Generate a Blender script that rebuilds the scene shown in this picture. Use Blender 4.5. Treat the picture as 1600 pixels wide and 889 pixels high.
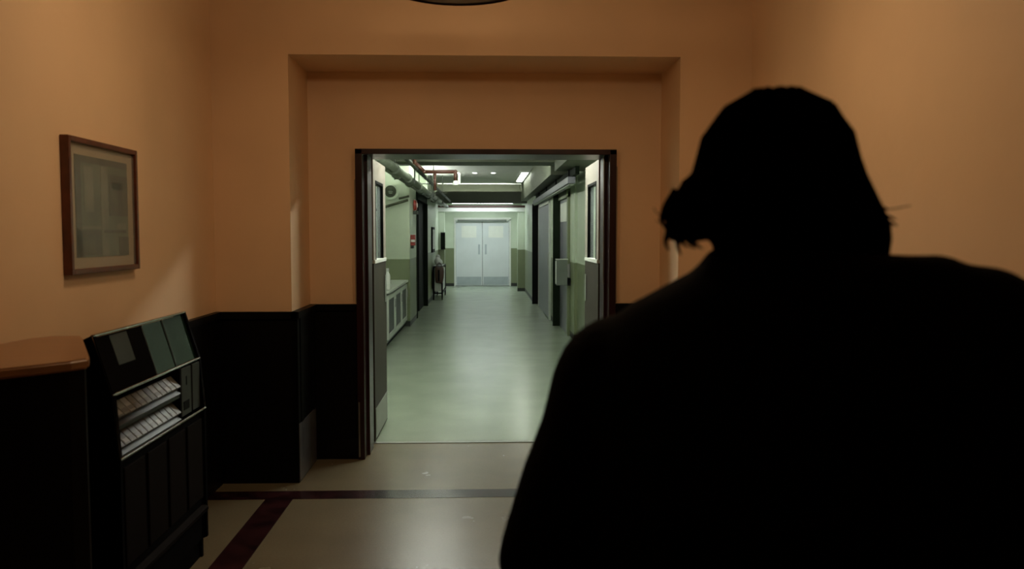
import bpy, bmesh, math, random
from mathutils import Vector, Matrix, noise
random.seed(7)
S = bpy.context.scene
COL = S.collection
for o in list(bpy.data.objects):
    bpy.data.objects.remove(o)

# ------------------------------------------------------------------ camera, world, exposure, lamps
cam_d = bpy.data.cameras.new('camera'); cam = bpy.data.objects.new('camera', cam_d); COL.objects.link(cam)
cam.location = (0, 0, 1.55)
cam.rotation_euler = (math.radians(90 - 3.455), 0, math.radians(-1.895))
cam_d.lens = 29.25; cam_d.sensor_width = 36; cam_d.clip_start = 0.05
cam_d.dof.use_dof = True; cam_d.dof.focus_distance = 7.5; cam_d.dof.aperture_fstop = 3.2
S.camera = cam
S.view_settings.view_transform = 'Standard'; S.view_settings.look = 'None'
S.view_settings.exposure = 0.0; S.view_settings.gamma = 1.0; S.view_settings.use_curve_mapping = False
wd = bpy.data.worlds.new('night'); S.world = wd; wd.use_nodes = True
wd.node_tree.nodes['Background'].inputs[0].default_value = (0.5, 0.6, 0.8, 1)
wd.node_tree.nodes['Background'].inputs[1].default_value = 0.0
WARM = (1.0, 0.72, 0.44); COOL = (0.95, 1.0, 0.90); BLUISH = (0.90, 0.98, 1.0)
LAMP_POWER = 3.0        # bulbs over the pendant bowl
DOME_FILL = 17.0            # strength of the added out-of-frame fill domes 
TUBE = 60.0  # strength of the added tubes above the pipes
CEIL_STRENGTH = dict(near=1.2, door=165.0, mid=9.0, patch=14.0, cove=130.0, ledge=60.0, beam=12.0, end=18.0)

# ------------------------------------------------------------------ materials
def mat(name, col, rough=0.6, metal=0.0, var=0.08, scale=6.0, bump=0.0, bscale=60.0, spec=0.5,
        coat=0.0, stretch=(1, 1, 1)):
    m = bpy.data.materials.new(name); m.use_nodes = True
    nt = m.node_tree; N = nt.nodes; L = nt.links; b = N['Principled BSDF']
    tc = N.new('ShaderNodeTexCoord'); mp = N.new('ShaderNodeMapping'); mp.inputs['Scale'].default_value = stretch
    nz = N.new('ShaderNodeTexNoise'); nz.inputs['Scale'].default_value = scale; nz.inputs['Detail'].default_value = 5
    L.new(tc.outputs['Object'], mp.inputs[0]); L.new(mp.outputs[0], nz.inputs['Vector'])
    rp = N.new('ShaderNodeValToRGB')
    rp.color_ramp.elements[0].position = 0.3; rp.color_ramp.elements[1].position = 0.7
    rp.color_ramp.elements[0].color = [c * (1 - var) for c in col] + [1]
    rp.color_ramp.elements[1].color = [min(1, c * (1 + var)) for c in col] + [1]
    L.new(nz.outputs['Fac'], rp.inputs[0]); L.new(rp.outputs[0], b.inputs['Base Color'])
    b.inputs['Roughness'].default_value = rough; b.inputs['Metallic'].default_value = metal
    b.inputs['Specular IOR Level'].default_value = spec
    b.inputs['Coat Weight'].default_value = coat
    if bump:
        n2 = N.new('ShaderNodeTexNoise'); n2.inputs['Scale'].default_value = bscale
        bp = N.new('ShaderNodeBump'); bp.inputs['Strength'].default_value = bump; bp.inputs['Distance'].default_value = 0.01
        L.new(mp.outputs[0], n2.inputs['Vector']); L.new(n2.outputs['Fac'], bp.inputs['Height'])
        L.new(bp.outputs[0], b.inputs['Normal'])
    return m
def emis(name, col, s):
    m = bpy.data.materials.new(name); m.use_nodes = True
    b = m.node_tree.nodes['Principled BSDF']
    b.inputs['Base Color'].default_value = (.8, .8, .8, 1)
    b.inputs['Emission Color'].default_value = (*col, 1); b.inputs['Emission Strength'].default_value = s
    return m
def floor_mat(name, col, col2, rough, tile=0.0):
    m = mat(name, col, rough, var=.10, scale=2.2)
    nt = m.node_tree; N = nt.nodes; L = nt.links; b = N['Principled BSDF']
    tc = N['Texture Coordinate']
    # speckle
    n = N.new('ShaderNodeTexNoise'); n.inputs['Scale'].default_value = 90; n.inputs['Detail'].default_value = 2
    L.new(tc.outputs['Object'], n.inputs['Vector'])
    r = N.new('ShaderNodeValToRGB'); r.color_ramp.elements[0].position = .45; r.color_ramp.elements[1].position = .7
    L.new(n.outputs['Fac'], r.inputs[0])
    mx = N.new('ShaderNodeMixRGB'); mx.inputs[2].default_value = (*col2, 1)
    src = b.inputs['Base Color'].links[0].from_socket
    mul = N.new('ShaderNodeMath'); mul.operation = 'MULTIPLY'; mul.inputs[1].default_value = .35
    L.new(r.outputs[0], mul.inputs[0]); L.new(mul.outputs[0], mx.inputs[0]); L.new(src, mx.inputs[1])
    out = mx.outputs[0]
    if tile:
        bk = N.new('ShaderNodeTexBrick'); bk.offset = 0; bk.inputs['Scale'].default_value = 1
        bk.inputs['Brick Width'].default_value = tile; bk.inputs['Row Height'].default_value = tile
        bk.inputs['Mortar Size'].default_value = .0012
        bk.inputs['Color1'].default_value = (1, 1, 1, 1); bk.inputs['Color2'].default_value = (.94, .94, .94, 1)
        bk.inputs['Mortar'].default_value = (.7, .68, .62, 1)
        L.new(tc.outputs['Object'], bk.inputs['Vector'])
        m2 = N.new('ShaderNodeMixRGB'); m2.blend_type = 'MULTIPLY'; m2.inputs[0].default_value = 1
        L.new(out, m2.inputs[1]); L.new(bk.outputs['Color'], m2.inputs[2]); out = m2.outputs[0]
    L.new(out, b.inputs['Base Color'])
    # worn wax: roughness patches and a soft waviness
    n3 = N.new('ShaderNodeTexNoise'); n3.inputs['Scale'].default_value = 3.5; n3.inputs['Detail'].default_value = 6
    L.new(tc.outputs['Object'], n3.inputs['Vector'])
    mr = N.new('ShaderNodeMapRange'); mr.inputs['To Min'].default_value = rough * .98; mr.inputs['To Max'].default_value = rough * 1.03
    L.new(n3.outputs['Fac'], mr.inputs['Value']); L.new(mr.outputs[0], b.inputs['Roughness'])
    n4 = N.new('ShaderNodeTexNoise'); n4.inputs['Scale'].default_value = 5; L.new(tc.outputs['Object'], n4.inputs['Vector'])
    bp = N.new('ShaderNodeBump'); bp.inputs['Strength'].default_value = .02; bp.inputs['Distance'].default_value = .004
    L.new(n4.outputs['Fac'], bp.inputs['Height']); L.new(bp.outputs[0], b.inputs['Normal'])
    return m
def glass(name, tint=(.9, .95, .92), alpha=.25, rough=.05):
    m = bpy.data.materials.new(name); m.use_nodes = True
    b = m.node_tree.nodes['Principled BSDF']
    b.inputs['Base Color'].default_value = (*tint, 1); b.inputs['Roughness'].default_value = rough
    b.inputs['Alpha'].default_value = alpha
    return m

M = {}
M['plaster'] = mat('warm_plaster', (.80, .545, .325), .6, var=.05, scale=1.6, bump=.15, bscale=14)
M['ceiling'] = mat('ceiling_paint', (.66, .52, .34), .85, var=.04)
M['darkwood'] = mat('black_wood', (.0025, .002, .002), .45, var=.3, scale=8, stretch=(1, 1, .15), spec=.12)
M['maroonwood'] = mat('maroon_wood', (.022, .006, .007), .3, var=.35, scale=12, stretch=(1, 1, .1), spec=.4)
M['cream'] = floor_mat('cream_floor', (.15, .122, .075), (.11, .09, .055), .27, tile=0)
M['green_floor'] = floor_mat('green_vinyl', (.27, .315, .235), (.20, .24, .18), .25)
M['marble'] = mat('maroon_marble', (.022, .006, .007), .22, var=.7, scale=9)
M['pale_green'] = mat('pale_green_paint', (.50, .57, .44), .45, var=.05, scale=3)
M['dado_green'] = mat('olive_green_paint', (.16, .19, .10), .4, var=.06, scale=3)
M['olive'] = mat('olive_soffit', (.075, .085, .05), .6, var=.1, scale=2)
M['corr_ceil'] = mat('corridor_ceiling_paint', (.68, .70, .65), .7, var=.05)
M['base'] = mat('black_base', (.012, .014, .010), .5)
M['beamdark'] = mat('dark_beam', (.035, .04, .022), .6)
M['white'] = mat('white_paint', (.66, .68, .62), .45, var=.04)
M['bluedoor'] = mat('pale_blue_door', (.56, .60, .60), .35, var=.05, scale=2)
M['bluekick'] = mat('grey_kick', (.34, .39, .41), .35, metal=.4)
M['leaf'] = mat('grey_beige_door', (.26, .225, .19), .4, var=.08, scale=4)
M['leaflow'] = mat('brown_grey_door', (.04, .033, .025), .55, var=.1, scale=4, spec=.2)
M['kick'] = mat('kick_metal', (.26, .27, .24), .38, metal=.4)
M['steel'] = mat('brushed_steel', (.30, .30, .29), .35, metal=.9, var=.1, scale=30, stretch=(1, 1, .1))
M['chrome'] = mat('chrome_trim', (.42, .42, .40), .22, metal=1)
M['guard'] = mat('dull_guard_metal', (.22, .22, .23), .32, metal=.7, var=.2, scale=10)
M['black'] = mat('black_plastic', (.005, .005, .005), .6, spec=.05)
M['blackgreen'] = mat('black_green_paint', (.007, .011, .006), .65, spec=.04)
M['pipe'] = mat('grey_green_pipe', (.12, .14, .10), .45, var=.15)
M['pipe_dark'] = mat('dark_pipe', (.03, .035, .025), .5)
M['redbrown'] = mat('red_brown_pipe', (.055, .018, .010), .45, var=.2)
M['duct'] = mat('lilac_grey_metal', (.17, .17, .20), .4, metal=.3)
M['red'] = mat('red_enamel', (.30, .035, .025), .35)
M['cabinet'] = mat('grey_cabinet', (.15, .16, .135), .45)
M['cabframe'] = mat('pale_trim', (.50, .53, .47), .45)
M['cabdark'] = mat('dark_panel', (.018, .02, .017), .4)
M['greybox'] = mat('grey_green_box', (.13, .15, .125), .45)
M['brown'] = mat('brown_leather', (.06, .028, .016), .5)
M['cloth'] = mat('white_cloth', (.55, .56, .53), .8, bump=.4, bscale=30)
M['pframe'] = mat('reddish_wood_frame', (.11, .028, .010), .3, var=.3, scale=20)
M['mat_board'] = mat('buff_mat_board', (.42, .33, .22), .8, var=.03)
M['pic'] = mat('faded_green_print', (.115, .125, .085), .35, var=.35, scale=5)
M['picdark'] = mat('print_dark', (.07, .062, .04), .35, var=.4, scale=14)
M['piclight'] = mat('print_light', (.17, .165, .12), .35, var=.3, scale=10)
M['counter_top'] = mat('tan_varnished_wood', (.30, .15, .07), .3, var=.1, scale=6, stretch=(.3, 3, 1))
M['machine'] = mat('machine_black', (.003, .0025, .003), .7, spec=.02)
M['machine_panel'] = mat('machine_brown', (.006, .004, .0035), .7, spec=.03)
M['mirror'] = mat('dark_mirror_glass', (.006, .014, .010), .05, var=.05, spec=.12)
M['mirror'].node_tree.nodes['Principled BSDF'].inputs['Specular Tint'].default_value = (.55, 1, .72, 1)
M['tray'] = mat('grey_tray', (.012, .011, .010), .4, metal=.3)
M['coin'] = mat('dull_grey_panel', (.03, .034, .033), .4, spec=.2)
for i, c in enumerate([(.12, .12, .10), (.06, .058, .05), (.18, .18, .165), (.09, .08, .06), (.045, .042, .04)]):
    M['pack%d' % i] = mat('pale_card_%s' % 'abcde'[i], c, .45, var=.1)
M['coat'] = mat('black_wool', (.0022, .0020, .0022), .9, spec=.05, bump=.3, bscale=200)
M['hair'] = mat('dark_hair', (.0015, .0010, .0009), .85, spec=.0, scale=40)
M['skin'] = mat('skin', (.35, .19, .12), .5)
M['shoe'] = mat('black_leather', (.006, .006, .006), .35)
M['rim'] = mat('dark_red_rim', (.028, .006, .003), .35, spec=.3)
M['alabaster'] = mat('mottled_bowl', (.10, .085, .06), .4, var=.6, scale=9)
M['glass'] = glass('pane_glass', (.75, .85, .80), .15)
M['pglass'] = glass('picture_glass', (.5, .55, .5), .12, .08)
M['bulb'] = emis('bulb', WARM, 6)
M['downlight'] = emis('downlight_glow', (1, 1, .95), 6)

# ------------------------------------------------------------------ helpers
W = {}
def worldloc(o): return W.get(o.name, Vector((0, 0, 0)))
def NB(): return bmesh.new()
def bx(bm, x0, x1, y0, y1, z0, z1, bev=0.0):
    m = Matrix.Translation(((x0 + x1) / 2, (y0 + y1) / 2, (z0 + z1) / 2)) @ Matrix.Diagonal((abs(x1 - x0), abs(y1 - y0), abs(z1 - z0), 1))
    r = bmesh.ops.create_cube(bm, size=1, matrix=m)
    if bev:
        es = {e for v in r['verts'] for e in v.link_edges}
        bmesh.ops.bevel(bm, geom=list(es), offset=bev, segments=2, affect='EDGES', profile=.6)
    return bm
def cyl(bm, p0, p1, r, r2=None, seg=16):
    p0 = Vector(p0); p1 = Vector(p1); d = p1 - p0
    m = Matrix.Translation((p0 + p1) / 2) @ d.to_track_quat('Z', 'Y').to_matrix().to_4x4()
    bmesh.ops.create_cone(bm, cap_ends=True, segments=seg, radius1=r, radius2=r if r2 is None else r2, depth=d.length, matrix=m)
    return bm
def sph(bm, c, r, s=(1, 1, 1), seg=20):
    bmesh.ops.create_uvsphere(bm, u_segments=seg, v_segments=seg // 2 + 2, radius=r,
                              matrix=Matrix.Translation(c) @ Matrix.Diagonal((*s, 1)))
    return bm
def tube(bm, pts, r, seg=12):
    for a, b in zip(pts, pts[1:]): cyl(bm, a, b, r, seg=seg)
    for p in pts[1:-1]: sph(bm, p, r * 1.12, seg=12)
    return bm
def prism(bm, poly, f, a, b):
    """poly of 2-D points placed by f(u, v, w) at w=a and w=b"""
    A = [bm.verts.new(f(u, v, a)) for u, v in poly]; B = [bm.verts.new(f(u, v, b)) for u, v in poly]
    n = len(poly); bm.faces.new(A); bm.faces.new(B[::-1])
    for i in range(n): bm.faces.new((A[i], B[i], B[(i + 1) % n], A[(i + 1) % n]))
    bmesh.ops.recalc_face_normals(bm, faces=bm.faces)
    return bm
def lathe(bm, c, prof, seg=48):
    """prof: closed list of (r, z)"""
    c = Vector(c); rings = []
    for r, z in prof:
        rings.append([bm.verts.new(c + Vector((r * math.cos(t), r * math.sin(t), z))) for t in [2 * math.pi * k / seg for k in range(seg)]])
    n = len(rings)
    for i in range(n):
        A = rings[i]; B = rings[(i + 1) % n]
        for k in range(seg):
            bm.faces.new((A[k], A[(k + 1) % seg], B[(k + 1) % seg], B[k]))
    bmesh.ops.remove_doubles(bm, verts=bm.verts, dist=1e-5)
    bmesh.ops.recalc_face_normals(bm, faces=bm.faces)
    return bm
def loft(bm, rings, seg=28, p=2.0):
    """rings: (z, cx, cy, rx, ry); closed at the ends"""
    R = []
    for z, cx, cy, rx, ry in rings:
        row = []
        for k in range(seg):
            t = 2 * math.pi * k / seg; c, s = math.cos(t), math.sin(t)
            row.append(bm.verts.new((cx + rx * math.copysign(abs(c) ** (2 / p), c), cy + ry * math.copysign(abs(s) ** (2 / p), s), z)))
        R.append(row)
    for A, B in zip(R, R[1:]):
        for k in range(seg): bm.faces.new((A[k], A[(k + 1) % seg], B[(k + 1) % seg], B[k]))
    bm.faces.new(R[0][::-1]); bm.faces.new(R[-1])
    bmesh.ops.recalc_face_normals(bm, faces=bm.faces)
    return bm
def build(name, bm, m, parent=None, smooth=False, base=None):
    me = bpy.data.meshes.new(name)
    if parent is not None:
        off = worldloc(parent)
    elif base is not None:
        off = Vector(base)
    else:
        xs = [v.co for v in bm.verts]
        mn = Vector([min(c[i] for c in xs) for i in range(3)]); mx = Vector([max(c[i] for c in xs) for i in range(3)])
        off = Vector(((mn.x + mx.x) / 2, (mn.y + mx.y) / 2, mn.z))
    bmesh.ops.translate(bm, verts=bm.verts, vec=-off)
    bm.to_mesh(me); bm.free()
    if smooth:
        for p in me.polygons: p.use_smooth = True
    for mm in (m if isinstance(m, list) else [m]): me.materials.append(M[mm] if isinstance(mm, str) else mm)
    o = bpy.data.objects.new(name, me); COL.objects.link(o)
    if parent is not None:
        o.parent = parent; W[o.name] = off
    else:
        o.location = off; W[o.name] = off
    return o
def thing(name, label, cat, loc, group=None):
    o = bpy.data.objects.new(name, None); COL.objects.link(o); o.location = loc; W[o.name] = Vector(loc)
    o.empty_display_size = .1
    return tag(o, label, cat, group)
def tag(o, label, cat, group=None):
    o['label'] = label; o['category'] = cat
    if group: o['group'] = group
    return o
def struct(name, bm, m, label=None, base=None):
    o = build(name, bm, m, base=base or (0, 0, 0)); o['kind'] = 'structure'
    if label: o['label'] = label
    return o
def box(x0, x1, y0, y1, z0, z1, bev=0.0): return bx(NB(), x0, x1, y0, y1, z0, z1, bev)

# ------------------------------------------------------------------ the lobby shell
XL, XR, YF, YB, H = -1.66, 1.66, 5.185, -1.6, 3.12
DX0, DX1, DH = -.86, .89, 2.112            # double-door opening
RX0, RX1, RH = -1.195, 1.215, 2.645        # recess around it
struct('floor', box(XL - .1, XR + .1, YB - .1, 6.14, -.12, 0), 'cream', 'cream lobby floor')
struct('ceiling', box(XL - .1, XR + .1, YB - .1, 5.74, H, H + .1), 'ceiling', 'lobby ceiling')
struct('wall_left', box(XL - .1, XL, YB, 5.185, 0, H), 'plaster', 'left lobby wall in orange plaster')
struct('wall_right', box(XR, XR + .1, YB, 5.185, 0, H), 'plaster', 'right lobby wall in orange plaster')
struct('wall_back', box(XL - .1, XR + .1, YB - .1, YB, 0, H), 'plaster', 'lobby wall behind the viewer')
b = NB()
bx(b, XL - .1, RX0, YF, 6.08, 0, H); bx(b, RX1, XR + .1, YF, 6.08, 0, H)
bx(b, RX0, RX1, YF, 6.08, RH, H)
bx(b, RX0, DX0, 5.735, 6.08, 0, RH); bx(b, DX1, RX1, 5.735, 6.08, 0, RH); bx(b, DX0, DX1, 5.735, 6.08, DH, RH)
struct('wall_front', b, 'plaster', 'orange plaster end wall with the recess around the double doorway')
# black wainscot, with cap and raised rails
WH = 1.06
def wains(name, lab, segs):
    b = NB()
    for s in segs: bx(b, *s)
    struct(name, b, 'darkwood', lab)
wains('trim_1', 'black wainscot on the left lobby wall', [
    (XL, XL + .039, 5.155, YF, 0, WH), (XL, XL + .025, YB, YF, 0, WH), (XL, XL + .038, YB, YF, WH - .03, WH + .012), (XL, XL + .034, YB, YF, 0, .14)] +
    [(XL + .02, XL + .034, y, y + .09, .14, WH - .03) for y in (1.2, 1.9, 2.6, 4.15, 4.95)])
wains('trim_2', 'black wainscot on the right lobby wall', [
    (XR - .039, XR, 5.155, YF, 0, WH), (XR - .025, XR, YB, YF, 0, WH), (XR - .038, XR, YB, YF, WH - .03, WH + .012), (XR - .034, XR, YB, YF, 0, .14)] +
    [(XR - .034, XR - .02, y, y + .09, .14, WH - .03) for y in (1.2, 1.9, 2.6, 3.4, 4.15, 4.95)])
for i, (xa, xb, s) in enumerate(((XL + .038, RX0 + .038, 1), (RX1 - .038, XR - .038, -1))):
    side = ('left', 'right')[i]
    e = xb if s > 0 else xa               # the outer corner of the pier
    w = RX0 if s > 0 else RX1
    wains('trim_%d' % (3 + i), 'black wainscot on the %s pier of the recess' % side, [
        (xa, xb, YF - .025, YF, 0, WH), (xa, xb, YF - .04, YF, WH - .03, WH + .012), (xa, xb, YF - .034, YF, 0, .14),
        (min(w, e), max(w, e), YF - .025, 5.71, 0, WH), (min(w, e + s * .012), max(w, e + s * .012), YF - .04, 5.71, WH - .03, WH + .012),
        (min(w, e + s * .006), max(w, e + s * .006), 5.22, 5.29, .14, WH - .03), (min(w, e + s * .006), max(w, e + s * .006), 5.60, 5.67, .14, WH - .03),
        (min(w, e + s * .006), max(w, e + s * .006), 5.29, 5.60, .84, .9)])
    a, c = (RX0, DX0 - .012) if s > 0 else (DX1 + .012, RX1)
    wains('trim_%d' % (5 + i), 'black wainscot beside the %s door jamb' % side, [
        (a, c, 5.71, 5.735, 0, WH), (a, c, 5.695, 5.735, WH - .03, WH + .012), (a, c, 5.70, 5.735, 0, .14), ])
    g = box(e + s * .001 if s > 0 else e - .005, e + .006 if s > 0 else e - .001, 5.155, 5.66, .01, .37, .001)
    tag(build('kick_guard', g, 'guard'), 'dull grey metal guard plate low on the %s side of the recess' % side, 'guard plate')
# floor inlay
b = NB()
bx(b, XL + .034, XR - .034, 4.83, 4.985, -.002, .0015)
bx(b, -1.285, -1.125, YB, 4.83, -.002, .0015); bx(b, 1.125, 1.285, YB, 4.83, -.002, .0015)
struct('trim_7', b, 'marble', 'dark maroon inlay bands in the cream floor')
# door frame
b = NB()
for (x0, x1, xi, sg) in ((DX0, DX0 + .035, DX0 + .055, 1), (DX1 - .035, DX1, DX1 - .055, -1)):
    bx(b, x0, x1, 5.69, 6.13, 0, DH - .01, .003)
    bx(b, min(x0 if sg > 0 else x1, xi), max(x0 if sg > 0 else x1, xi), 5.80, 6.0, 0, DH - .012, .003)
    bx(b, x0 - (.012 if sg > 0 else 0), x1 + (0 if sg > 0 else .012), 5.68, 5.70, 0, DH + .012, .003)
bx(b, DX0, DX1, 5.69, 6.13, DH - .018, DH + .002, .002)
bx(b, DX0 - .012, DX1 + .012, 5.68, 5.735, DH - .022, DH + .014, .003)
struct('trim_8', b, 'maroonwood', 'dark maroon wooden frame of the double doorway')
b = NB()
bx(b, DX0 - .022, DX0 - .013, 5.70, 5.736, WH + .02, 1.92); bx(b, DX1 + .013, DX1 + .022, 5.70, 5.736, WH + .02, DH - .1)  # pale strips painting corridor light that spills on the wall edge
struct('trim_9', b, 'mat_board', 'thin pale strip painting light spill beside the door frame')
b = NB()
for x in (DX1 - .058, ):
    cyl(b, (x, 5.79, 1.2), (x, 5.79, 2.09), .006)
bx(b, DX0 - .006, DX0 + .004, 5.672, 5.68, .02, .40, .001)
struct('trim_10', b, 'steel', 'metal edge strips on the door frame')
bb = box(DX0 + .02, DX1 - .02, 6.115, 6.16, -.001, .004)
struct('trim_11', bb, 'kick', 'metal threshold strip between cream and green floor')

# ------------------------------------------------------------------ the open door leaves
def leaf(n, X, s, lab, y1=6.945):
    """X = inner face, s=+1 when the face looks towards +x (left leaf)"""
    y0, t = 6.135, .042
    xa, xb = (X - t, X) if s > 0 else (X, X + t)
    b = NB()
    bx(b, xa, xb, y0, y1, 1.95, 2.10); bx(b, xa, xb, y0, y0 + .12, 1.36, 1.95); bx(b, xa, xb, y1 - .17, y1, 1.36, 1.95)
    d = struct('door_%d' % n, b, 'leaf', lab, base=(X, y0, 0))
    W[d.name] = Vector((X, y0, 0))
    build('lower_panel', box(xa, xb, y0, y1, .012, 1.335), 'leaflow', d)
    build('kick_plate', box(xa - .004, xb + .004, y0 + .02, y1 - .02, .03, .25, .001), 'kick', d)
    f = NB(); ya, yb = y0 + .12, y1 - .17
    for q in ((ya, ya + .02, 1.36, 1.95), (yb - .02, yb, 1.36, 1.95), (ya, yb, 1.93, 1.95)): bx(f, xa - .003, xb + .003, *q)
    build('window_frame', f, 'black', d)
    build('sill', box(xa - .008, xb + .008, y0 + .02, y1 - .02, 1.333, 1.36, .002), 'white', d)
    build('pane', box((xa + xb) / 2 - .003, (xa + xb) / 2 + .003, ya + .02, yb - .02, 1.36, 1.93), 'glass', d)
    h = NB(); xx = X + s * .004
    bx(h, min(xx, xx + s * .003), max(xx, xx + s * .003), y1 - .12, y1 - .04, 1.0, 1.22, .001)
    build('push_plate', h, 'kick', d)
leaf(1, -.812, 1, 'left leaf of the double doors, opened back into the corridor', 6.885)
leaf(2, .842, -1, 'right leaf of the double doors, opened back into the corridor')

# ------------------------------------------------------------------ the corridor shell
DD = 1.135     # dado height
struct('floor_corridor', box(-2.1, 1.6, 6.14, 25.4, -.12, 0), 'green_floor', 'glossy green corridor floor')
def cwall(name, lab, boxes, base_sides=True):
    b = NB()
    for (x0, x1, y0, y1, z0, z1) in boxes: bx(b, x0, x1, y0, y1, z0, z1)
    # split the paint at dado height
    bmesh.ops.bisect_plane(b, geom=b.verts[:] + b.edges[:] + b.faces[:], plane_co=(0, 0, DD), plane_no=(0, 0, 1))
    bmesh.ops.bisect_plane(b, geom=b.verts[:] + b.edges[:] + b.faces[:], plane_co=(0, 0, .09), plane_no=(0, 0, 1))
    for f in b.faces:
        z = f.calc_center_median().z
        f.material_index = 2 if z < .09 else (1 if z < DD else 0)
    struct(name, b, ['pale_green', 'dado_green', 'base'], lab)
cwall('wall_corridor_left', 'left corridor wall, pale green over an olive dado', [
    (-2.1, -1.9, 6.08, 14.0, 0, 2.90), (-2.1, -1.25, 14.0, 15.35, 0, 2.90), (-2.1, -1.42, 15.35, 18.1, 0, 2.90), (-2.1, -1.25, 18.1, 25.0, 0, 2.90)])
cwall('wall_corridor_right', 'right corridor wall, pale green over an olive dado', [
    (1.34, 1.6, 6.08, 12.0, 0, 2.90), (1.30, 1.6, 12.0, 14.05, 0, 2.90), (1.20, 1.6, 14.05, 18.5, 0, 2.90), (1.10, 1.6, 18.5, 25.0, 0, 2.90)])
cwall('wall_corridor_end', 'far end wall of the corridor around the pale doors', [
    (-2.1, -.905, 24.9, 25.2, 0, 2.90), (.79, 1.6, 24.9, 25.2, 0, 2.90), (-.905, .79, 24.9, 25.2, 2.0, 2.90)])
cwall('wall_portal_left', 'left pier of the far portal', [(-1.25, -1.08, 22.6, 22.9, 0, 2.16)])
cwall('wall_portal_right', 'right pier of the far portal', [(.90, 1.10, 22.6, 22.9, 0, 2.16)])
struct('trim_12', box(-1.25, 1.10, 22.55, 22.95, 2.16, 2.27, .005), 'white', 'white beam across the far portal')
struct('trim_13', box(-1.25, 1.10, 22.52, 22.60, 2.27, 2.33), 'redbrown', 'red-brown band over the white portal beam')
struct('wall_corridor_near', box(-2.1, 1.6, 6.06, 6.085, DH + .02, 2.90), 'pale_green', 'corridor side of the wall over the doorway')
b = NB(); bx(b, -2.1, DX0 - .02, 6.085, 6.1, 0, 2.90); bx(b, DX1 + .02, 1.6, 6.085, 6.1, 0, 2.90)
struct('wall_corridor_jamb', b, 'pale_green', 'corridor side of the wall beside the doorway')
b = NB(); bx(b, -2.1, 1.6, 6.08, 11.95, 2.66, 2.90)
struct('ceiling_corridor_near', b, 'corr_ceil', 'near corridor ceiling')
struct('ceiling_corridor', bx(box(-2.1, 1.6, 11.95, 22.4, 2.85, 2.97), -2.1, 1.6, 22.4, 25.2, 2.53, 2.90), 'corr_ceil', 'pale corridor ceiling')
struct('trim_14', box(-1.9, 1.34, 11.3, 11.95, 2.525, 2.85), 'olive', 'olive beam under the corridor ceiling')
struct('trim_15', bx(bx(bx(box(-1.25, 1.10, 21.8, 22.4, 2.40, 2.85), -1.25, 1.10, 21.5, 21.8, 2.40, 2.44), -1.25, 1.10, 21.5, 21.53, 2.44, 2.65), -1.25, 1.10, 21.5, 21.8, 2.35, 2.40), 'beamdark', 'dark deep beam across the corridor ceiling')
struct('trim_16', box(.95, 1.34, 11.95, 21.8, 2.40, 2.85), 'olive', 'olive soffit along the right of the ceiling')
b = NB(); bx(b, .95, 1.34, 6.1, 11.3, 2.40, 2.66)
struct('trim_17', b, 'olive', 'near olive soffit over the right corridor wall')
# far doors
def far_leaf(n, x0, x1, lab):
    b = box(x0, x1, 24.93, 24.98, .01, 1.955, .004)
    d = struct('door_%d' % n, b, 'bluedoor', lab, base=((x0 + x1) / 2, 24.93, 0)); W[d.name] = Vector(((x0 + x1) / 2, 24.93, 0))
    build('kick_plate', box(x0 + .03, x1 - .03, 24.92, 24.93, .04, .28), 'bluekick', d)
    q = x1 - .12 if n == 3 else x0 + .07
    build('push_plate', box(q, q + .05, 24.915, 24.93, .95, 1.25, .002), 'bluekick', d)
    xm = (x0 + x1) / 2
    build('pane', box(xm - .22, xm + .22, 24.92, 24.93, 1.45, 1.80), 'white', d)
far_leaf(3, -.855, -.065, 'left leaf of the pale blue doors at the corridor end')
far_leaf(4, -.055, .74, 'right leaf of the pale blue doors at the corridor end')
b = NB(); bx(b, -.905, -.86, 24.87, 25.0, 0, 2.0, .004); bx(b, .745, .79, 24.87, 25.0, 0, 2.0, .004); bx(b, -.905, .79, 24.87, 25.0, 1.96, 2.04, .004)
struct('trim_18', b, 'white', 'pale frame of the far double doors')
b = box(-.80, .66, 24.84, 24.87, 1.925, 1.985, .003)
tag(build('door_closer_rail', b, 'greybox'), 'long grey rail mounted over the far pale doors', 'rail')
# dark doorway on the left wall
b = NB()
bx(b, -1.42, -1.235, 15.35, 15.42, 0, 2.2); bx(b, -1.42, -1.225, 18.0, 18.1, 0, 2.2); bx(b, -1.42, -1.235, 15.35, 18.1, 2.2, 2.53)
struct('trim_19', b, 'blackgreen', 'black-green frame of the left side doorway')
d = struct('door_5', box(-1.42, -1.37, 15.43, 16.65, .01, 2.19, .004), 'blackgreen', 'first dark green door in the left corridor wall')
d = struct('door_6', box(-1.36, -1.31, 16.67, 17.99, .01, 2.19, .004), 'black', 'second black door in the left corridor wall')
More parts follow.
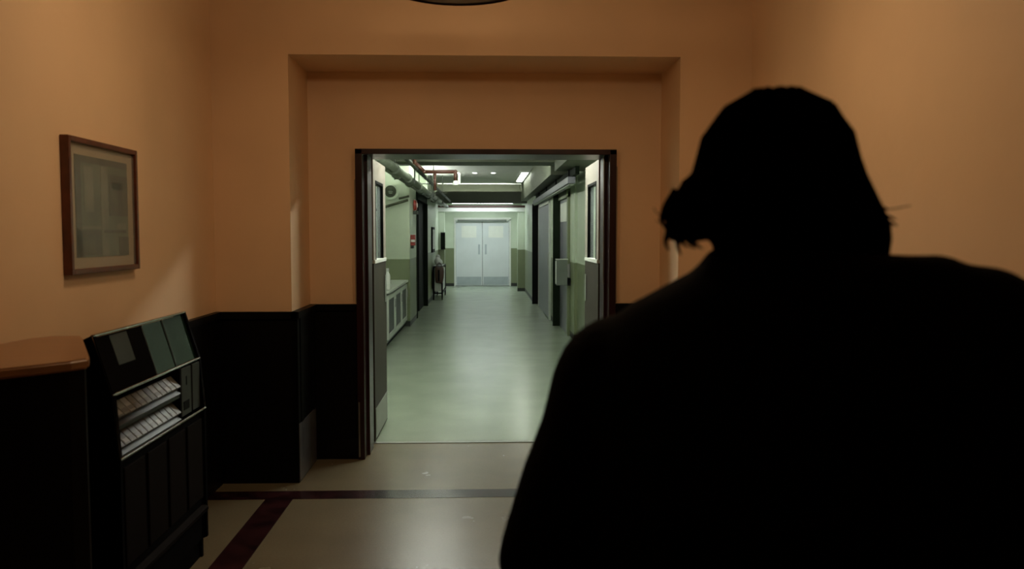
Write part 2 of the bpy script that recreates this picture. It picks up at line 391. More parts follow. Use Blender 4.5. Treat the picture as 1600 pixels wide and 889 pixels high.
# doors and frames on the right wall
struct('trim_20', box(1.155, 1.315, 14.0, 14.05, 0, 2.22), 'blackgreen', 'black door jamb standing proud of the right wall')
struct('trim_21', box(1.06, 1.22, 18.44, 18.5, 0, 2.22), 'black', 'black jamb of the far right doorway')
def side_door(n, x, y0, y1, m, lab, up=None):
    d = struct('door_%d' % n, box(x - .03, x, y0, y1, .01, 2.10, .003), m, lab, base=(x, y0, 0)); W[d.name] = Vector((x, y0, 0))
    if up: build('upper_panel', box(x - .036, x - .03, y0 + .1, y1 - .1, 1.75, 2.05), up, d)
    build('push_plate', box(x - .038, x - .03, y0 + .04, y0 + .14, .95, 1.2), 'kick', d)
side_door(7, 1.30, 12.75, 13.95, 'duct', 'grey door with a white upper panel in the right wall', 'white')
side_door(8, 1.20, 15.2, 17.9, 'duct', 'wide grey door between the two black jambs on the right')
b = NB(); bx(b, 1.17, 1.20, 15.0, 15.19, 0, 2.2, .003); bx(b, 1.17, 1.20, 17.91, 18.1, 0, 2.2, .003); bx(b, 1.17, 1.20, 15.0, 18.1, 2.11, 2.25, .003)
struct('trim_22', b, 'cabframe', 'pale frame around the wide grey door')
b = NB(); bx(b, 1.26, 1.30, 12.6, 12.74, 0, 2.2, .003); bx(b, 1.24, 1.30, 12.6, 14.0, 2.11, 2.24, .003)
struct('trim_23', b, 'dado_green', 'olive frame of the grey side door')

# ------------------------------------------------------------------ lamps
def ceiling_lamp(x0, x1, y0, y1, z, s, lab, col=COOL):
    t = thing('ceiling_light', lab, 'ceiling light', ((x0 + x1) / 2, (y0 + y1) / 2, z - .03))
    b = NB(); e = .03
    for q in ((x0, x1, y0, y0 + e), (x0, x1, y1 - e, y1), (x0, x0 + e, y0 + e, y1 - e), (x1 - e, x1, y0 + e, y1 - e)): bx(b, *q, z - .035, z)
    build('frame', b, 'white', t)
    build('diffuser', box(x0 + e, x1 - e, y0 + e, y1 - e, z - .03, z - .015), emis('diffuser_glow', col, s), t)
C = CEIL_STRENGTH
ceiling_lamp(-.75, .78, 7.2, 7.9, 2.66, C['near'], 'corridor ceiling light nearest the doorway')
ceiling_lamp(-1.0, -.3, 9.4, 10.6, 2.66, C['mid'], 'corridor ceiling light before the olive beam')
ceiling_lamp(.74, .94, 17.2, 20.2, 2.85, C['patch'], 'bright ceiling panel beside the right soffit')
ceiling_lamp(-.6, .5, 23.2, 23.9, 2.53, C['end'], 'ceiling light before the far pale doors', BLUISH)
for x, w in ((-.57, 'leftmost'), (-.20, 'middle'), (.19, 'rightmost')):
    t = thing('downlight', '%s of three small round downlights in the corridor ceiling' % w, 'downlight', (x, 17.6, 2.83), 'downlights in the corridor ceiling')
    b = NB(); lathe(b, (x, 17.6, 2.835), [(.045, 0), (.065, 0), (.065, .015), (.045, .015)], 20); build('ring', b, 'white', t)
    b = NB(); cyl(b, (x, 17.6, 2.828), (x, 17.6, 2.845), .044); build('lens', b, 'downlight', t)

t = thing('unseen_tube', 'unseen suspended tube just inside the corridor behind the door head', 'tube light', (0, 6.72, 2.36))  # unseen tube, hung where its light spills onto the recess side
build('batten', box(-.78, .80, 6.69, 6.75, 2.385, 2.42, .004), 'white', t)
b = NB(); cyl(b, (-.76, 6.72, 2.36), (.78, 6.72, 2.36), .019); build('tube', b, emis('door_glow', COOL, C['door']), t)
for x in (-.6, .6):
    b = NB(); cyl(b, (x, 6.72, 2.42), (x, 6.72, 2.66), .006, seg=8); build('rod', b, 'white', t)
t = thing('unseen_cove', 'unseen cove tube added on the far side of the olive beam', 'cove light', (0, 12.0, 2.56))  # added out of sight to brighten the corridor ceiling
build('base', box(-1.1, .9, 11.952, 12.03, 2.555, 2.57, .002), 'white', t)
b = NB(); cyl(b, (-1.05, 12.0, 2.585), (.85, 12.0, 2.585), .014); build('tube', b, emis('cove_glow', COOL, C['cove']), t)
for i, (xa, xb, z, lab) in enumerate(((-1.05, -.99, 2.53, 'unseen fill tube added above the grey-green pipes'),)):
    for y, n in ((8.2, 'near'), (12.4, 'middle'), (15.8, 'far')):
        t = thing('unseen_tube', '%s %s' % (n, lab), 'tube light', ((xa + xb) / 2, y, z))  # tubes added to brighten ceiling and walls, mostly hidden by the pipes
        build('base', box(xa, xb, y, y + 2.6, z - .02, z, .002), 'white', t)
        b = NB(); cyl(b, ((xa + xb) / 2, y + .05, z + .014), ((xa + xb) / 2, y + 2.55, z + .014), .013); build('tube', b, emis('tube_glow', COOL, TUBE), t)
t = thing('unseen_cove', 'unseen cove tube behind the ledge of the dark beam', 'cove light', (0, 21.65, 2.44))  # unseen tube, placed to light the far ceiling from behind the lip
build('base', box(-1.2, .93, 21.6, 21.7, 2.44, 2.46, .002), 'white', t)
b = NB(); cyl(b, (-1.18, 21.65, 2.48), (.9, 21.65, 2.48), .018); build('tube', b, emis('ledge_glow', COOL, C['ledge']), t)
t = thing('beam_fill', 'unseen fill panel added on the underside of the dark beam before the white portal', 'ceiling light', (0, 22.1, 2.37))  # added out of sight to brighten the white portal beam
build('housing', box(-.9, .8, 21.95, 22.35, 2.375, 2.40, .002), 'white', t)
build('diffuser', box(-.86, .76, 21.98, 22.32, 2.365, 2.375), emis('beam_glow', BLUISH, C['beam']), t)
for x, w in ((-.62, 'left'), (.62, 'right')):  # domes added above the frame to fill the lobby walls with light
    t = thing('fill_dome', 'unseen fill dome added on the %s side of the lobby ceiling' % w, 'ceiling light', (x, 3.35, H - .34))
    b = NB(); lathe(b, (x, 3.35, H - .34), [(0, 0), (.12, .012), (.20, .05), (.23, .09), (0, .09)], 40); build('dome', b, emis('dome_glow', WARM, DOME_FILL), t, True)
    b = NB(); cyl(b, (x, 3.35, H - .25), (x, 3.35, H - .22), .25, seg=40); cyl(b, (x, 3.35, H - .22), (x, 3.35, H), .03); build('rim', b, 'rim', t)
# pendant bowl of the lobby
PX, PY, PZ = -.135, 4.13, 2.768
t = thing('pendant_lamp', 'round pendant bowl lamp with dark red rim hanging from the lobby ceiling', 'lamp', (PX, PY, PZ - .03))
b = NB(); lathe(b, (PX, PY, PZ), [(.335, -.018), (.36, -.012), (.368, .01), (.36, .03), (.340, .034), (.335, .01)], 64); build('rim', b, 'rim', t, True)
b = NB(); lathe(b, (PX, PY, PZ), [(.0, -.035), (.12, -.033), (.24, -.025), (.337, -.008), (.337, .0), (.24, -.015), (.12, -.022), (0, -.025)], 64); build('bowl', b, 'alabaster', t, True)
b = NB()
for k in range(3):
    a = k * 2 * math.pi / 3 + .4
    cyl(b, (PX + .35 * math.cos(a), PY + .35 * math.sin(a), PZ + .02), (PX, PY, H - .04), .005, seg=8)
build('suspension_rods', b, 'rim', t)
b = NB(); cyl(b, (PX, PY, H - .045), (PX, PY, H), .07, .09); build('ceiling_rose', b, 'rim', t)
for k in range(3):
    a = k * 2 * math.pi / 3
    b = NB(); sph(b, (PX + .12 * math.cos(a), PY + .12 * math.sin(a), PZ + .05), .03); build('bulb', b, 'bulb', t, True)
ld = bpy.data.lights.new('pendant_bulbs', 'POINT'); ld.energy = LAMP_POWER; ld.color = WARM; ld.shadow_soft_size = .10
lo = bpy.data.objects.new('pendant_bulbs', ld); COL.objects.link(lo); lo.location = (PX, PY, PZ + .14)

# ------------------------------------------------------------------ picture on the left wall
y0, y1, z0, z1 = 3.335, 3.985, 1.388, 1.94
t = thing('framed_picture', 'framed faded green print with buff mat on the left wall', 'picture', (XL, (y0 + y1) / 2, z0))
b = NB(); w = .022; xa, xb = XL + .001, XL + .035
bx(b, xa, xb, y0, y0 + w, z0, z1, .003); bx(b, xa, xb, y1 - w, y1, z0, z1, .003); bx(b, xa, xb, y0 + w, y1 - w, z0, z0 + w, .003); bx(b, xa, xb, y0 + w, y1 - w, z1 - w, z1, .003)
build('frame', b, 'pframe', t)
build('mat', box(xa, XL + .015, y0 + w, y1 - w, z0 + w, z1 - w), 'mat_board', t)
py0, py1, pz0, pz1 = 3.415, 3.905, 1.455, 1.873
p = build('print', box(XL + .015, XL + .017, py0, py1, pz0, pz1), 'pic', t)
b = NB()
for (a, c, d, e) in ((0, .1, .0, 1), (.1, 1, .93, 1), (.62, 1, .42, .85), (.5, .95, .24, .27), (.0, .45, .02, .27), (.8, 1, .0, .2), (.68, .9, .70, .78)):
    bx(b, XL + .017, XL + .0178, py0 + a * .49, py0 + c * .49, pz0 + d * .418, pz0 + e * .418)
build('dark_strokes', b, 'picdark', p)
b = NB()
for (a, c, d, e) in ((.46, .60, .0, .92), (.15, .32, .45, .9), (.75, .95, .28, .34), (.1, .45, .28, .31), (.84, .9, .45, .8)):
    bx(b, XL + .0171, XL + .0176, py0 + a * .49, py0 + c * .49, pz0 + d * .418, pz0 + e * .418)
build('light_strokes', b, 'piclight', p)
build('glass', box(XL + .022, XL + .024, y0 + w, y1 - w, z0 + w, z1 - w), 'pglass', t)

# ------------------------------------------------------------------ vending machine on the left
vy0, vy1, vb = 3.05, 3.985, XL + .042
t = thing('vending_machine', 'black vending machine with slanted mirror glass top and two packet rows', 'vending machine', (-1.48, (vy0 + vy1) / 2, 0))
P = lambda u, v, w: (u, w, v)
b = NB()
# side cheeks follow the whole profile, the body between is set back in the packet window
prof = [(vb, .0), (-1.36, .0), (-1.36, .09), (-1.335, .10), (-1.335, .72), (-1.352, .96), (-1.42, 1.185), (vb, 1.09)]
prism(b, prof, P, vy0, vy0 + .02); prism(b, prof, P, vy1 - .02, vy1)
body = [(vb, .1), (-1.35, .1), (-1.35, .70), (-1.46, .72), (-1.46, .95), (-1.375, .955), (-1.435, 1.165), (vb, 1.08)]
prism(b, body, P, vy0 + .02, vy1 - .02)
bx(b, vb, -1.37, vy0 + .02, vy1 - .02, .0, .1)
build('cabinet_body', b, 'machine', t)
b = NB()
gp = [(-1.376, .962), (-1.366, .966), (-1.428, 1.172), (-1.438, 1.168)]
prism(b, gp, P, 3.49, vy1 - .022)
build('mirror_glass', b, 'mirror', t)
b = NB(); prism(b, gp, P, vy0 + .022, 3.485); dp = build('dark_reflection', b, 'machine', t)  # black panel built in place of the dark part of the mirror's reflection
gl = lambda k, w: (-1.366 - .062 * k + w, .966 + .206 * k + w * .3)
b = NB(); prism(b, [gl(.42, 0), gl(.42, .0015), gl(.97, .0015), gl(.97, 0)], P, 3.19, 3.34); build('reflected_patch', b, 'coin', dp)  # grey patch painting a reflected rectangle on the glass
for ya in (3.482, 3.70):
    b = NB(); prism(b, [gl(0, 0), gl(0, .003), gl(1, .003), gl(1, 0)], P, ya, ya + .008); build('glass_strip', b, 'coin', t)
b = NB()
cyl(b, (-1.424, vy0, 1.18), (-1.424, vy1, 1.18), .006); cyl(b, (-1.358, vy0, .962), (-1.358, vy1, .962), .006)
cyl(b, (-1.337, vy0, .722), (-1.337, vy1, .722), .006)
for y in (vy0 + .004, vy1 - .004): tube(b, [(-1.424, y, 1.18), (-1.358, y, .962), (-1.337, y, .722)], .0045)
build('chrome_trim', b, 'chrome', t)
wy = 3.70                                   # right end of the packet window
for k, zb in enumerate((.838, .722)):
    b = NB()
    prism(b, [(-1.352, zb), (-1.346, zb + .008), (-1.405, zb + .062), (-1.46, zb + .062), (-1.46, zb - .002), (-1.352, zb - .012)], P, vy0 + .02, wy)
    build('packet_tray', b, 'tray', t)
b = NB(); bx(b, -1.46, -1.35, wy, wy + .015, .72, .955); build('window_divider', b, 'machine', t)
b = NB(); bx(b, -1.36, -1.350, wy + .02, wy + .14, .735, .95, .002); bx(b, -1.362, -1.352, wy + .165, vy1 - .024, .735, .95, .002)
cp = build('coin_panel', b, 'coin', t)
b = NB(); bx(b, -1.3505, -1.348, wy + .075, wy + .085, .87, .91); build('coin_slot', b, 'black', cp)
b = NB(); bx(b, -1.3505, -1.348, wy + .04, wy + .11, .76, .80, .001); build('return_cup', b, 'black', cp)
b = NB()
for y in (3.10, 3.32, 3.54, 3.76): bx(b, -1.35, -1.342, y, y + .19, .30, .68, .004)
build('front_panels', b, 'machine_panel', t)
b = NB(); prism(b, [(-1.35, .225), (-1.325, .235), (-1.325, .25), (-1.35, .262)], P, vy0 + .02, vy1 - .02); build('delivery_ledge', b, 'machine_panel', t)
# packets, one object each
proto = {}
for row, zb in enumerate((.838, .722)):
    name = ('upper', 'lower')[row]
    for i in range(12):
        m = 'pack%d' % random.choice([0, 0, 1, 2, 2, 3, 4] if row == 0 else [0, 1, 1, 3, 4, 4, 2])
        key = m
        y = vy0 + .047 + i * .0525
        if key not in proto:
            b = box(-.0115, .0115, -.0235, .0235, 0, .066, .002)
            o = build('cigarette_packet', b, m, base=(0, 0, 0)); proto[key] = o
            bt = NB(); bx(bt, .0113, .0122, -.018, .018, .008, .026); W[o.name] = Vector((0, 0, 0)); build('paper_label', bt, 'pack1' if m != 'pack1' else 'pack2', o)
        else:
            s = proto[key]; o = s.copy(); COL.objects.link(o)
            for ch in s.children:
                c = ch.copy(); COL.objects.link(c); c.parent = o
        tag(o, 'small pale packet standing in the %s display row of the vending machine' % name, 'packet', 'packets in the %s display row' % name)
        o.location = (-1.353, y, zb + .0315); o.rotation_euler = (0, math.radians(-44), 0)

# ------------------------------------------------------------------ curved counter left of the machine
top = [(-1.62, 2.16), (-1.45, 2.20), (-1.342, 2.26), (-1.26, 2.34), (-1.19, 2.42), (-1.165, 2.47), (-1.19, 2.53), (-1.45, 3.03), (-1.48, 3.035), (-1.55, 3.035), (-1.60, 2.96), (-1.62, 2.80)]
t = thing('service_counter', 'dark counter with curved glossy tan top beside the vending machine', 'counter', (-1.42, 2.6, 0))
b = NB(); prism(b, top, lambda u, v, w: (u, v, w), 1.155, 1.185); bmesh.ops.bevel(b, geom=[e for e in b.edges if abs(e.verts[0].co.z - e.verts[1].co.z) < 1e-4], offset=.006, segments=3, affect='EDGES')
build('counter_top', b, 'counter_top', t)
cx_, cy_ = -1.45, 2.65
ins = [(cx_ + (u - cx_) * .94, cy_ + (v - cy_) * .94) for u, v in top]
b = NB(); prism(b, ins, lambda u, v, w: (u, v, w), .10, 1.155); build('counter_body', b, 'darkwood', t)
ins = [(cx_ + (u - cx_) * .86, cy_ + (v - cy_) * .86) for u, v in top]
b = NB(); prism(b, ins, lambda u, v, w: (u, v, w), 0, .10); build('plinth', b, 'black', t)

# ------------------------------------------------------------------ corridor fittings, left side
b = NB()
for (x, z, r) in ((-.98, 2.30, .045), (-1.10, 2.36, .06), (-.90, 2.42, .03)):
    tube(b, [(x, 6.9, z), (x, 19.55, z)], r, 14)
t = thing('pipe_run', 'bundle of grey-green pipes running along the upper left of the corridor', 'pipes', (-1.0, 13, 2.2))
b = b; b.free()
for (x, z, r, m) in ((-.98, 2.27, .045, 'pipe'), (-1.12, 2.33, .06, 'pipe'), (-.88, 2.40, .025, 'pipe_dark'), (-1.27, 2.42, .035, 'pipe_dark')):
    ye = 13.95 if x < -1.2 else 21.75
    b = NB(); tube(b, [(x, 6.6, z), (x, ye, z)], r, 14); build('pipe', b, m, t, True)
    for y in (7.6, 9.2, 10.8, 12.6, 14.8, 16.8, 18.6):
        if y < ye: b = NB(); cyl(b, (x, y - .04, z), (x, y + .04, z), r * 1.3, seg=14); build('coupling', b, m, t)
for y in (7.2, 11.1, 15.2, 18.6):
    b = NB(); bx(b, -1.20 if y > 14 else -1.32, -.85, y, y + .03, 2.455, 2.47); zt = 2.66 if y < 11.9 else 2.85
    bx(b, -1.19, -1.175, y, y + .03, 2.27, zt); bx(b, -.93, -.915, y, y + .03, 2.22, zt); build('hanger', b, 'pipe_dark', t)
# sprinkler pipe
t = thing('sprinkler_pipe', 'red-brown sprinkler pipe with a down-turned end under the corridor ceiling', 'pipe', (-.45, 8.0, 2.1))
b = NB(); tube(b, [(-.67, 7.95, 2.30), (-.66, 7.98, 2.23), (-.57, 8.0, 2.145), (-.275, 8.0, 2.145), (-.275, 8.0, 2.06)], .018, 12); build('pipe', b, 'redbrown', t, True)
b = NB(); tube(b, [(-.67, 7.95, 2.30), (-.67, 7.95, 2.66)], .018, 12); build('riser', b, 'redbrown', t, True)
b = NB(); tube(b, [(-.47, 8.0, 2.145), (-.47, 8.0, 1.965)], .013, 12); build('branch', b, 'redbrown', t, True)
b = NB(); cyl(b, (-.275, 8.0, 2.02), (-.275, 8.0, 2.06), .03, .02); cyl(b, (-.24, 7.99, 2.03), (-.24, 7.99, 2.13), .014); build('sprinkler_head', b, 'white', t)
# round vent on the return wall and a slanting pipe below it
t = thing('wall_vent', 'round green vent cover high on the pale green corridor wall', 'vent', (-1.56, 14.0, 2.13))
b = NB(); Y = 13.93
def vring(b, ra, rb, ya, yb):
    n = 32
    R = []
    for r, y in ((ra, ya), (rb, ya), (rb, yb), (ra, yb)):
        R.append([b.verts.new((-1.56 + r * math.cos(2 * math.pi * k / n), y, 2.26 + r * math.sin(2 * math.pi * k / n))) for k in range(n)])
    for i in range(4):
        A, B = R[i], R[(i + 1) % 4]
        for k in range(n): b.faces.new((A[k], A[(k + 1) % n], B[(k + 1) % n], B[k]))
    bmesh.ops.recalc_face_normals(b, faces=b.faces)
vring(b, .10, .135, Y, 13.995); build('rim', b, 'pale_green', t)
b = NB()
for k in range(6): bx(b, -1.56 - .09, -1.56 + .09, Y + .03, Y + .04, 2.19 + k * .026, 2.20 + k * .026)
vring(b, .04, .10, Y + .04, 13.99); build('grille', b, 'olive', t)
b = NB(); tube(b, [(-1.88, 13.95, 1.93), (-1.60, 13.95, 2.02), (-1.27, 13.95, 2.12)], .022); tube(b, [(-1.42, 13.93, 2.14), (-1.25, 13.93, 2.18)], .02)
tag(build('conduit', b, 'olive', smooth=True), 'slanting olive conduit on the pale green wall under the round vent', 'conduit')
# red bell and red call box
t = thing('fire_bell', 'round red fire bell with pale hub high on the left corridor wall', 'bell', (-1.2, 14.8, 1.95))
b = NB()
cyl(b, (-1.245, 14.75, 2.06), (-1.19, 14.75, 2.06), .10, .085, 24); build('gong', b, 'red', t)
b = NB(); cyl(b, (-1.19, 14.75, 2.06), (-1.175, 14.75, 2.06), .04); build('hub', b, 'white', t)
b = NB(); bx(b, -1.249, -1.17, 14.68, 14.82, 1.90, 1.96, .004); build('bracket', b, 'pipe_dark', t)
t = thing('fire_call_box', 'small red fire call box on the left corridor wall below the bell', 'call box', (-1.2, 14.2, 1.34))
build('case', box(-1.249, -1.17, 14.12, 14.28, 1.36, 1.54, .006), 'red', t)
build('pull_handle', box(-1.24, -1.17, 14.105, 14.12, 1.42, 1.46, .003), 'white', t)
build('backplate', box(-1.2495, -1.20, 14.13, 14.27, 1.31, 1.36, .003), 'pipe_dark', t)
# counter units
t0 = -1.315
wt = thing('worktop', 'long grey-white worktop over the row of floor cabinets', 'worktop', (-1.6, 12.6, .76))
build('slab', box(-1.89, -1.28, 11.18, 13.98, .755, .79, .004), 'cabframe', wt)
build('front_edge', box(-1.283, -1.277, 11.18, 13.98, .757, .788), 'white', wt)
def unit(y, w, lab):
    u = thing('floor_cabinet', lab, 'cabinet', (-1.6, y + w / 2, 0), 'floor cabinets under the worktop')
    build('body', box(-1.88, t0, y + .004, y + w - .004, .08, .754), 'cabinet', u)
    b = box(-1.86, t0 - .04, y + .01, y + w - .01, 0, .08); build('plinth', b, 'black', u)
    b = NB(); e = .07
    for q in ((y + .02, y + .02 + e, .12, .72), (y + w - .02 - e, y + w - .02, .12, .72), (y + .02 + e, y + w - .02 - e, .12, .19), (y + .02 + e, y + w - .02 - e, .66, .72)): bx(b, t0, t0 + .02, *q)
    d = build('door', b, 'cabframe', u)
    build('door_panel', box(t0, t0 + .008, y + .02 + e, y + w - .02 - e, .19, .66), 'cabdark', d)
    build('handle', box(t0 + .02, t0 + .035, y + w - .08, y + w - .06, .5, .62, .002), 'steel', d)
unit(11.2, .92, 'nearest grey floor cabinet under the corridor worktop')
unit(12.13, .92, 'middle grey floor cabinet under the corridor worktop')
unit(13.06, .90, 'farthest grey floor cabinet under the corridor worktop')
t = thing('bottle', 'tall white bottle standing on the near end of the worktop', 'bottle', (-1.33, 11.45, .79))
b = NB(); lathe(b, (-1.33, 11.45, .79), [(0, 0), (.036, 0), (.038, .02), (.038, .19), (.030, .22), (.018, .235), (.018, .25), (0, .25)], 24); build('body', b, 'white', t, True)
b = NB(); cyl(b, (-1.33, 11.45, 1.04), (-1.33, 11.45, 1.085), .022); build('cap', b, 'cloth', t)
# service cart
t = thing('service_cart', 'small wheeled cart with black frame beside the left corridor wall', 'cart', (-1.10, 20.2, 0))
x0, x1, y0, y1 = -1.20, -1.0, 19.65, 21.2
b = NB()
for x in (x0, x1):
    for y in (y0, y1): cyl(b, (x, y, .10), (x, y, .80), .018)
for z in (.16, .78):
    for x in (x0, x1): cyl(b, (x, y0, z), (x, y1, z), .016)
    for y in (y0, y1): cyl(b, (x0, y, z), (x1, y, z), .016)
build('frame', b, 'black', t)
build('side_panel', box(x0 + .02, x1 - .005, y0 + .03, y1 - .03, .20, .72, .004), 'cabframe', t)
build('shelf', box(x0, x1, y0, y1, .785, .80), 'steel', t)
for x in (x0, x1):
    for y in (y0, y1):
        b = NB(); cyl(b, (x - .012, y, .05), (x + .012, y, .05), .05, seg=18); bx(b, x - .016, x + .016, y - .012, y + .012, .05, .11); build('wheel', b, 'black', t)
b = NB(); sph(b, (-1.12, 20.0, .90), .10, (.8, 1.6, 1)); sph(b, (-1.10, 20.45, .87), .08, (1, 1.5, .85)); sph(b, (-1.13, 20.2, 1.0), .07, (.8, 1.2, .8))
for v in b.verts: v.co += noise.noise_vector(v.co * 14) * .014; v.co.z = max(v.co.z, .802)
tag(build('linen_bundle', b, 'cloth', smooth=True), 'crumpled white linen bundle on top of the wheeled cart', 'linen')
t = thing('holdall', 'soft brown bag with two handles hanging on the front of the cart', 'bag', (-1.08, 19.55, .45))
b = NB(); loft(b, [(.40, -1.07, 19.56, .05, .04), (.42, -1.07, 19.56, .085, .055), (.55, -1.06, 19.56, .10, .06), (.68, -1.06, 19.56, .11, .055), (.76, -1.06, 19.56, .10, .04), (.775, -1.06, 19.56, .08, .02)], p=3)
for v in b.verts: v.co += noise.noise_vector(v.co * 9) * .02
build('body', b, 'brown', t, True)
for dy in (-.02, .03):
    b = NB(); tube(b, [(-1.12 + .11 * (1 - math.cos(a)) / 1 * .55, 19.56 + dy, .76 + .12 * math.sin(a)) for a in [math.pi * k / 8 for k in range(9)]], .008, 8); build('handle', b, 'brown', t, True)
b = NB(); bx(b, -1.09, -1.05, 19.49, 19.50, .45, .72, .002); build('strap', b, 'black', t)
# notices / phone
t = thing('notice_board', 'narrow dark framed notice board on the left corridor wall', 'notice board', (-1.24, 20.0, 1.1))
build('frame', box(-1.249, -1.21, 19.55, 20.4, 1.12, 1.72, .004), 'black', t)
build('sheet', box(-1.21, -1.207, 19.62, 20.33, 1.2, 1.66), 'cloth', t)
t = thing('wall_telephone', 'dark wall box on the white left pier near the far doors', 'wall box', (-1.10, 22.55, 1.14))
build('case', box(-1.18, -1.06, 22.52, 22.6, 1.14, 1.60, .006), 'black', t)
build('front_plate', box(-1.165, -1.075, 22.515, 22.52, 1.2, 1.5, .001), 'blackgreen', t)

# ------------------------------------------------------------------ corridor fittings, right side
t = thing('strip_light_housing', 'long lilac-grey metal housing under the right soffit of the corridor', 'housing', (1.1, 14, 2.16))
b = NB(); bx(b, 1.07, 1.17, 10.7, 18.4, 2.20, 2.29, .008); build('housing', b, 'duct', t)
b = NB(); bx(b, 1.09, 1.15, 10.72, 18.38, 2.178, 2.20, .004); build('cover', b, 'pipe', t)
for y in (11.0, 13.0, 15.0, 17.0): build('hanger', box(1.105, 1.125, y, y + .03, 2.29, 2.40), 'black', t)
b = NB(); bx(b, 1.135, 1.185, 10.4, 18.35, 2.30, 2.40)
tag(build('cable_tray', b, 'blackgreen'), 'black cable tray under the olive soffit beside the lilac housing', 'cable tray')
t = thing('wall_box', 'grey metal box with pale edges mounted by the black door jamb', 'box', (1.17, 12.6, .78))
build('case', box(1.085, 1.25, 12.5, 12.58, .78, 1.165, .006), 'greybox', t)
b = NB(); bx(b, 1.075, 1.085, 12.49, 12.60, .80, 1.15, .002); bx(b, 1.075, 1.26, 12.49, 12.60, 1.165, 1.178, .002); build('edge_strip', b, 'cabframe', t)
build('outlet', box(1.255, 1.297, 12.48, 12.58, .775, .89, .003), 'black', t)
build('bracket', box(1.16, 1.297, 12.58, 12.60, .9, 1.1), 'steel', t)

# ------------------------------------------------------------------ the person in the foreground
def bake(name, bm, voxel, smooth_it, m, root, post=None):
    """fuse overlapping lofts into one continuous surface"""
    me = bpy.data.meshes.new('tmp'); bm.to_mesh(me); bm.free()
    o = bpy.data.objects.new('tmp', me); COL.objects.link(o)
    r = o.modifiers.new('r', 'REMESH'); r.mode = 'VOXEL'; r.voxel_size = voxel; r.use_smooth_shade = True
    s = o.modifiers.new('s', 'SMOOTH'); s.iterations = smooth_it; s.factor = .5
    dg = bpy.context.evaluated_depsgraph_get(); dg.update()
    me2 = bpy.data.meshes.new_from_object(o.evaluated_get(dg))
    bpy.data.objects.remove(o); bpy.data.meshes.remove(me)
    b2 = bmesh.new(); b2.from_mesh(me2)
    for v in b2.verts:
        v.co = pose(v.co)
    bpy.data.meshes.remove(me2)
    return build(name, b2, m, root, True)
A = math.radians(-25); BX, BY = .415, 1.15
def pose(c):
    """local figure (x right, y ahead, z up) to the lobby: shoulders turned, right shoulder higher"""
    z = c.z; k = max(0.0, min(1.0, (z - .95) / .4)); k2 = max(0.0, 1 - max(0.0, z - 1.49) / .06)
    x = c.x; z2 = z + .17 * max(-.33, min(.24, x)) * k * min(1, k2)
    y = c.y
    return Vector((BX + x * math.cos(A) - y * math.sin(A), BY + x * math.sin(A) + y * math.cos(A), z2))
def limb(bm, pts, seg=18):
    for (p, r), (q, s) in zip(pts, pts[1:]):
        cyl(bm, p, q, r, s, seg)
    for p, r in pts: sph(bm, p, r * .99, seg=16)
per = thing('person', 'person seen from behind in a black coat with dark chin-length hair', 'person', (BX, BY, 0))
# body: trunk, neck, head, arms, hands with five fingers, legs, feet
b = NB()
loft(b, [(.86, 0, 0, .15, .10), (.95, 0, 0, .175, .115), (1.08, 0, .01, .165, .115), (1.2, 0, .01, .18, .12), (1.32, 0, 0, .19, .12), (1.42, 0, 0, .17, .10), (1.47, 0, 0, .09, .07), (1.52, 0, .01, .065, .065), (1.56, 0, .015, .06, .065)])
loft(b, [(1.515, 0, .065, .03, .03), (1.53, 0, .05, .05, .062), (1.56, 0, .03, .063, .082), (1.60, 0, .02, .072, .094), (1.64, 0, .015, .077, .10), (1.68, 0, .01, .076, .098), (1.715, 0, .005, .06, .078), (1.735, 0, 0, .03, .04)])
sph(b, (0, .118, 1.60), .014, (.8, 1.3, 1.3)); sph(b, (0, .108, 1.62), .010, (.8, 1, 2)); sph(b, (0, .103, 1.565), .016, (1.5, .7, .5))
for s in (-1, 1):
    sph(b, (s * .078, .0, 1.61), .024, (.35, .8, 1.3)); sph(b, (s * .03, .098, 1.64), .016, (1.3, .6, .5))
    limb(b, [((s * .19, 0, 1.38), .06), ((s * .29, -.02, 1.09), .046), ((s * .32, .10, .86), .030), ((s * .32, .12, .83), .028)])
    # palm and fingers
    limb(b, [((s * .32, .125, .82), .026), ((s * .32, .145, .76), .030)])
    for k, ln in enumerate((.066, .078, .072, .056)):
        fy = .118 + k * .021; p = Vector((s * .32, fy + .0, .755)); q = p + Vector((-s * .006, .008, -ln * .5)); w_ = q + Vector((-s * .018, .004, -ln * .45))
        limb(b, [(p, .0095), (q, .0088), (w_, .0075)], 10)
    limb(b, [((s * .31, .158, .80), .012), ((s * .295, .185, .775), .0105), ((s * .285, .192, .745), .009)], 10)
    limb(b, [((s * .09, 0, .88), .095), ((s * .10, 0, .50), .06), ((s * .105, -.02, .34), .055), ((s * .11, -.02, .10), .04)])
    limb(b, [((s * .11, -.03, .055), .04), ((s * .115, .08, .045), .036), ((s * .12, .15, .04), .028)])
bake('body', b, .006, 2, 'skin', per)
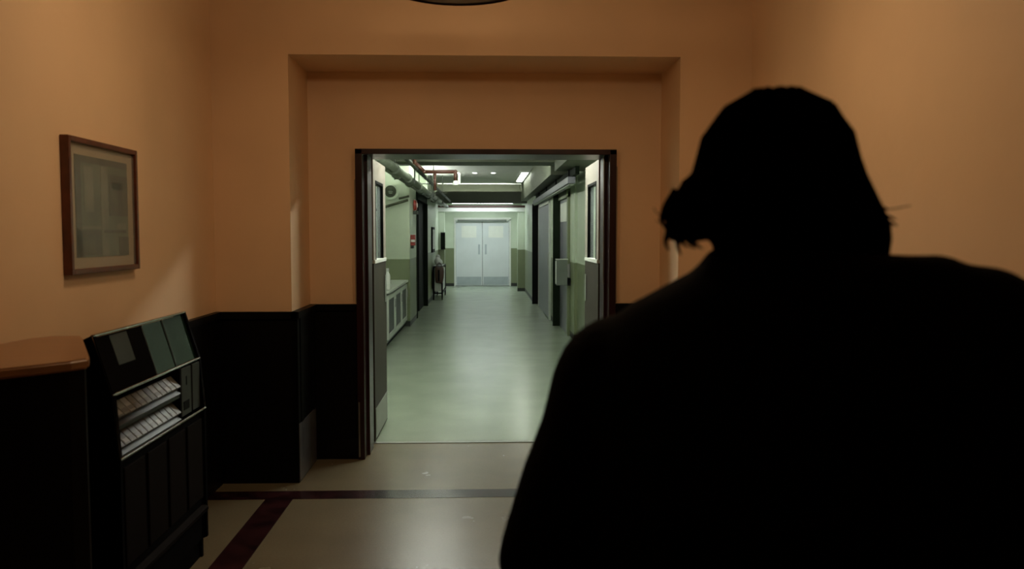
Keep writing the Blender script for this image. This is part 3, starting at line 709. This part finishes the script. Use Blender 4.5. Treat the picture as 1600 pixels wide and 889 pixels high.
# coat
b = NB()
loft(b, [(.60, 0, -.01, .285, .20), (.80, 0, -.01, .27, .185), (1.0, 0, 0, .285, .17), (1.15, 0, 0, .292, .17), (1.28, 0, 0, .30, .165), (1.36, 0, 0, .318, .155),
         (1.405, 0, 0, .298, .145), (1.438, 0, 0, .272, .135), (1.466, 0, 0, .240, .125), (1.486, 0, 0, .210, .115), (1.499, 0, -.002, .162, .105), (1.512, 0, -.005, .118, .10), (1.535, 0, -.008, .095, .09)], 40)
for s in (-1, 1):
    limb(b, [((s * .243, 0, 1.378), .093), ((s * .262, -.005, 1.29), .093), ((s * .292, -.01, 1.20), .092), ((s * .330, -.02, 1.06), .088), ((s * .355, .06, .93), .070), ((s * .33, .10, .86), .062)], 24)
bake('coat', b, .010, 3, 'coat', per)
b = NB()
prism(b, [(-.02, 0), (.02, 0), (.02, .35), (-.02, .35)], lambda u, v, w: (u, w, .61 + v), -.222, -.205)
for v in b.verts: v.co = pose(v.co)
build('back_vent', b, 'coat', per)
b = NB()
for s in (-1, 1):
    limb(b, [((s * .09, 0, .90), .115), ((s * .10, 0, .50), .088), ((s * .108, -.01, .10), .078), ((s * .108, -.01, .07), .078)])
bake('trousers', b, .012, 2, 'coat', per)
for s in (-1, 1):
    b = NB(); loft(b, [(0.0, s * .115, .055, .05, .145), (.02, s * .115, .055, .053, .15), (.05, s * .115, .05, .05, .14), (.08, s * .115, .02, .045, .09), (.10, s * .11, -.02, .042, .05)], p=2.4)
    for v in b.verts: v.co = pose(v.co)
    build('shoe', b, 'shoe', per, True)
# hair: full mass, in lobby axes (head looks straight on), then curled locks
b = NB()
HY = 1.14
O = [(1.50, .322, .545), (1.525, .312, .550), (1.545, .306, .553), (1.565, .280, .553), (1.585, .272, .543), (1.605, .280, .526), (1.63, .286, .516), (1.66, .293, .507), (1.685, .302, .499), (1.707, .314, .488), (1.722, .332, .472), (1.734, .350, .450), (1.743, .370, .428), (1.746, .385, .413)]
loft(b, [(z, (l + r) / 2, HY + (.0 if z > 1.56 else -.02), (r - l) / 2, min(.118, (r - l) / 2 * .92) if z > 1.56 else .07) for z, l, r in O], 40)
loft(b, [(1.540, .280, HY + .01, .02, .05), (1.552, .280, HY + .01, .026, .07), (1.575, .285, HY + .01, .030, .08), (1.60, .296, HY + .01, .026, .08), (1.63, .30, HY + .01, .02, .07)])
_p = pose; pose = lambda c: c
rnd = random.Random(3)
def lock(b, pts, r0):
    n = len(pts)
    for i in range(n - 1):
        ra = r0 * (1 - i / (n - .5)); rb = r0 * (1 - (i + 1) / (n - .5)); cyl(b, pts[i], pts[i + 1], max(ra, .0007), max(rb, .0006), 7)
hb = b
bm_l = NB()
for k in range(70):        # locks over crown and down the back and sides
    a = rnd.uniform(0, 2 * math.pi); ca, sa = math.cos(a), math.sin(a)
    pts = []
    for z, l, r in [O[i] for i in (12, 10, 8, 6, 4, 2)]:
        cxx, rx = (l + r) / 2, (r - l) / 2; ry = min(.118, rx * .92)
        pts.append(Vector((cxx + rx * .985 * ca, HY + ry * .985 * sa, z)) + Vector((rnd.uniform(-.002, .002), rnd.uniform(-.002, .002), 0)))
    lock(bm_l, pts, rnd.uniform(.004, .007))
for k in range(18):         # locks flicked outwards on the left
    y = HY + rnd.uniform(-.07, .08); z = rnd.uniform(1.555, 1.60)
    L = rnd.uniform(.004, .018)
    lock(bm_l, [Vector((.280, y, z + .02)), Vector((.268 - L * .3, y, z - .005)), Vector((.264 - L * .4, y, z - .022)), Vector((.268 - L * .3, y, z - .034))], .007)
for k in range(8):
    y = HY + rnd.uniform(-.03, .06)
    lock(bm_l, [Vector((.285, y, 1.56)), Vector((.28, y, 1.545)), Vector((.286 + rnd.uniform(-.004, .006), y, 1.537)), Vector((.293 + rnd.uniform(-.006, .004), y, 1.530))], .004)
for k in range(12):
    y = HY + rnd.uniform(-.06, .06); z = rnd.uniform(1.565, 1.595)
    lock(bm_l, [Vector((.515, y, z + .012)), Vector((.538, y, z)), Vector((.549 + rnd.uniform(0, .008), y, z - .006))], .005)
lock(bm_l, [Vector((.262, HY, 1.575)), Vector((.247, HY, 1.572)), Vector((.238, HY, 1.578)), Vector((.232, HY, 1.586))], .0016)
lock(bm_l, [Vector((.262, HY, 1.565)), Vector((.246, HY, 1.562)), Vector((.236, HY, 1.570))], .0014)
lock(bm_l, [Vector((.530, HY, 1.580)), Vector((.572, HY, 1.586)), Vector((.592, HY, 1.590))], .0014)
hair = bake('hair', hb, .005, 9, 'hair', per)
W[hair.name] = worldloc(per)
build('hair_locks', bm_l, 'hair', hair, True)
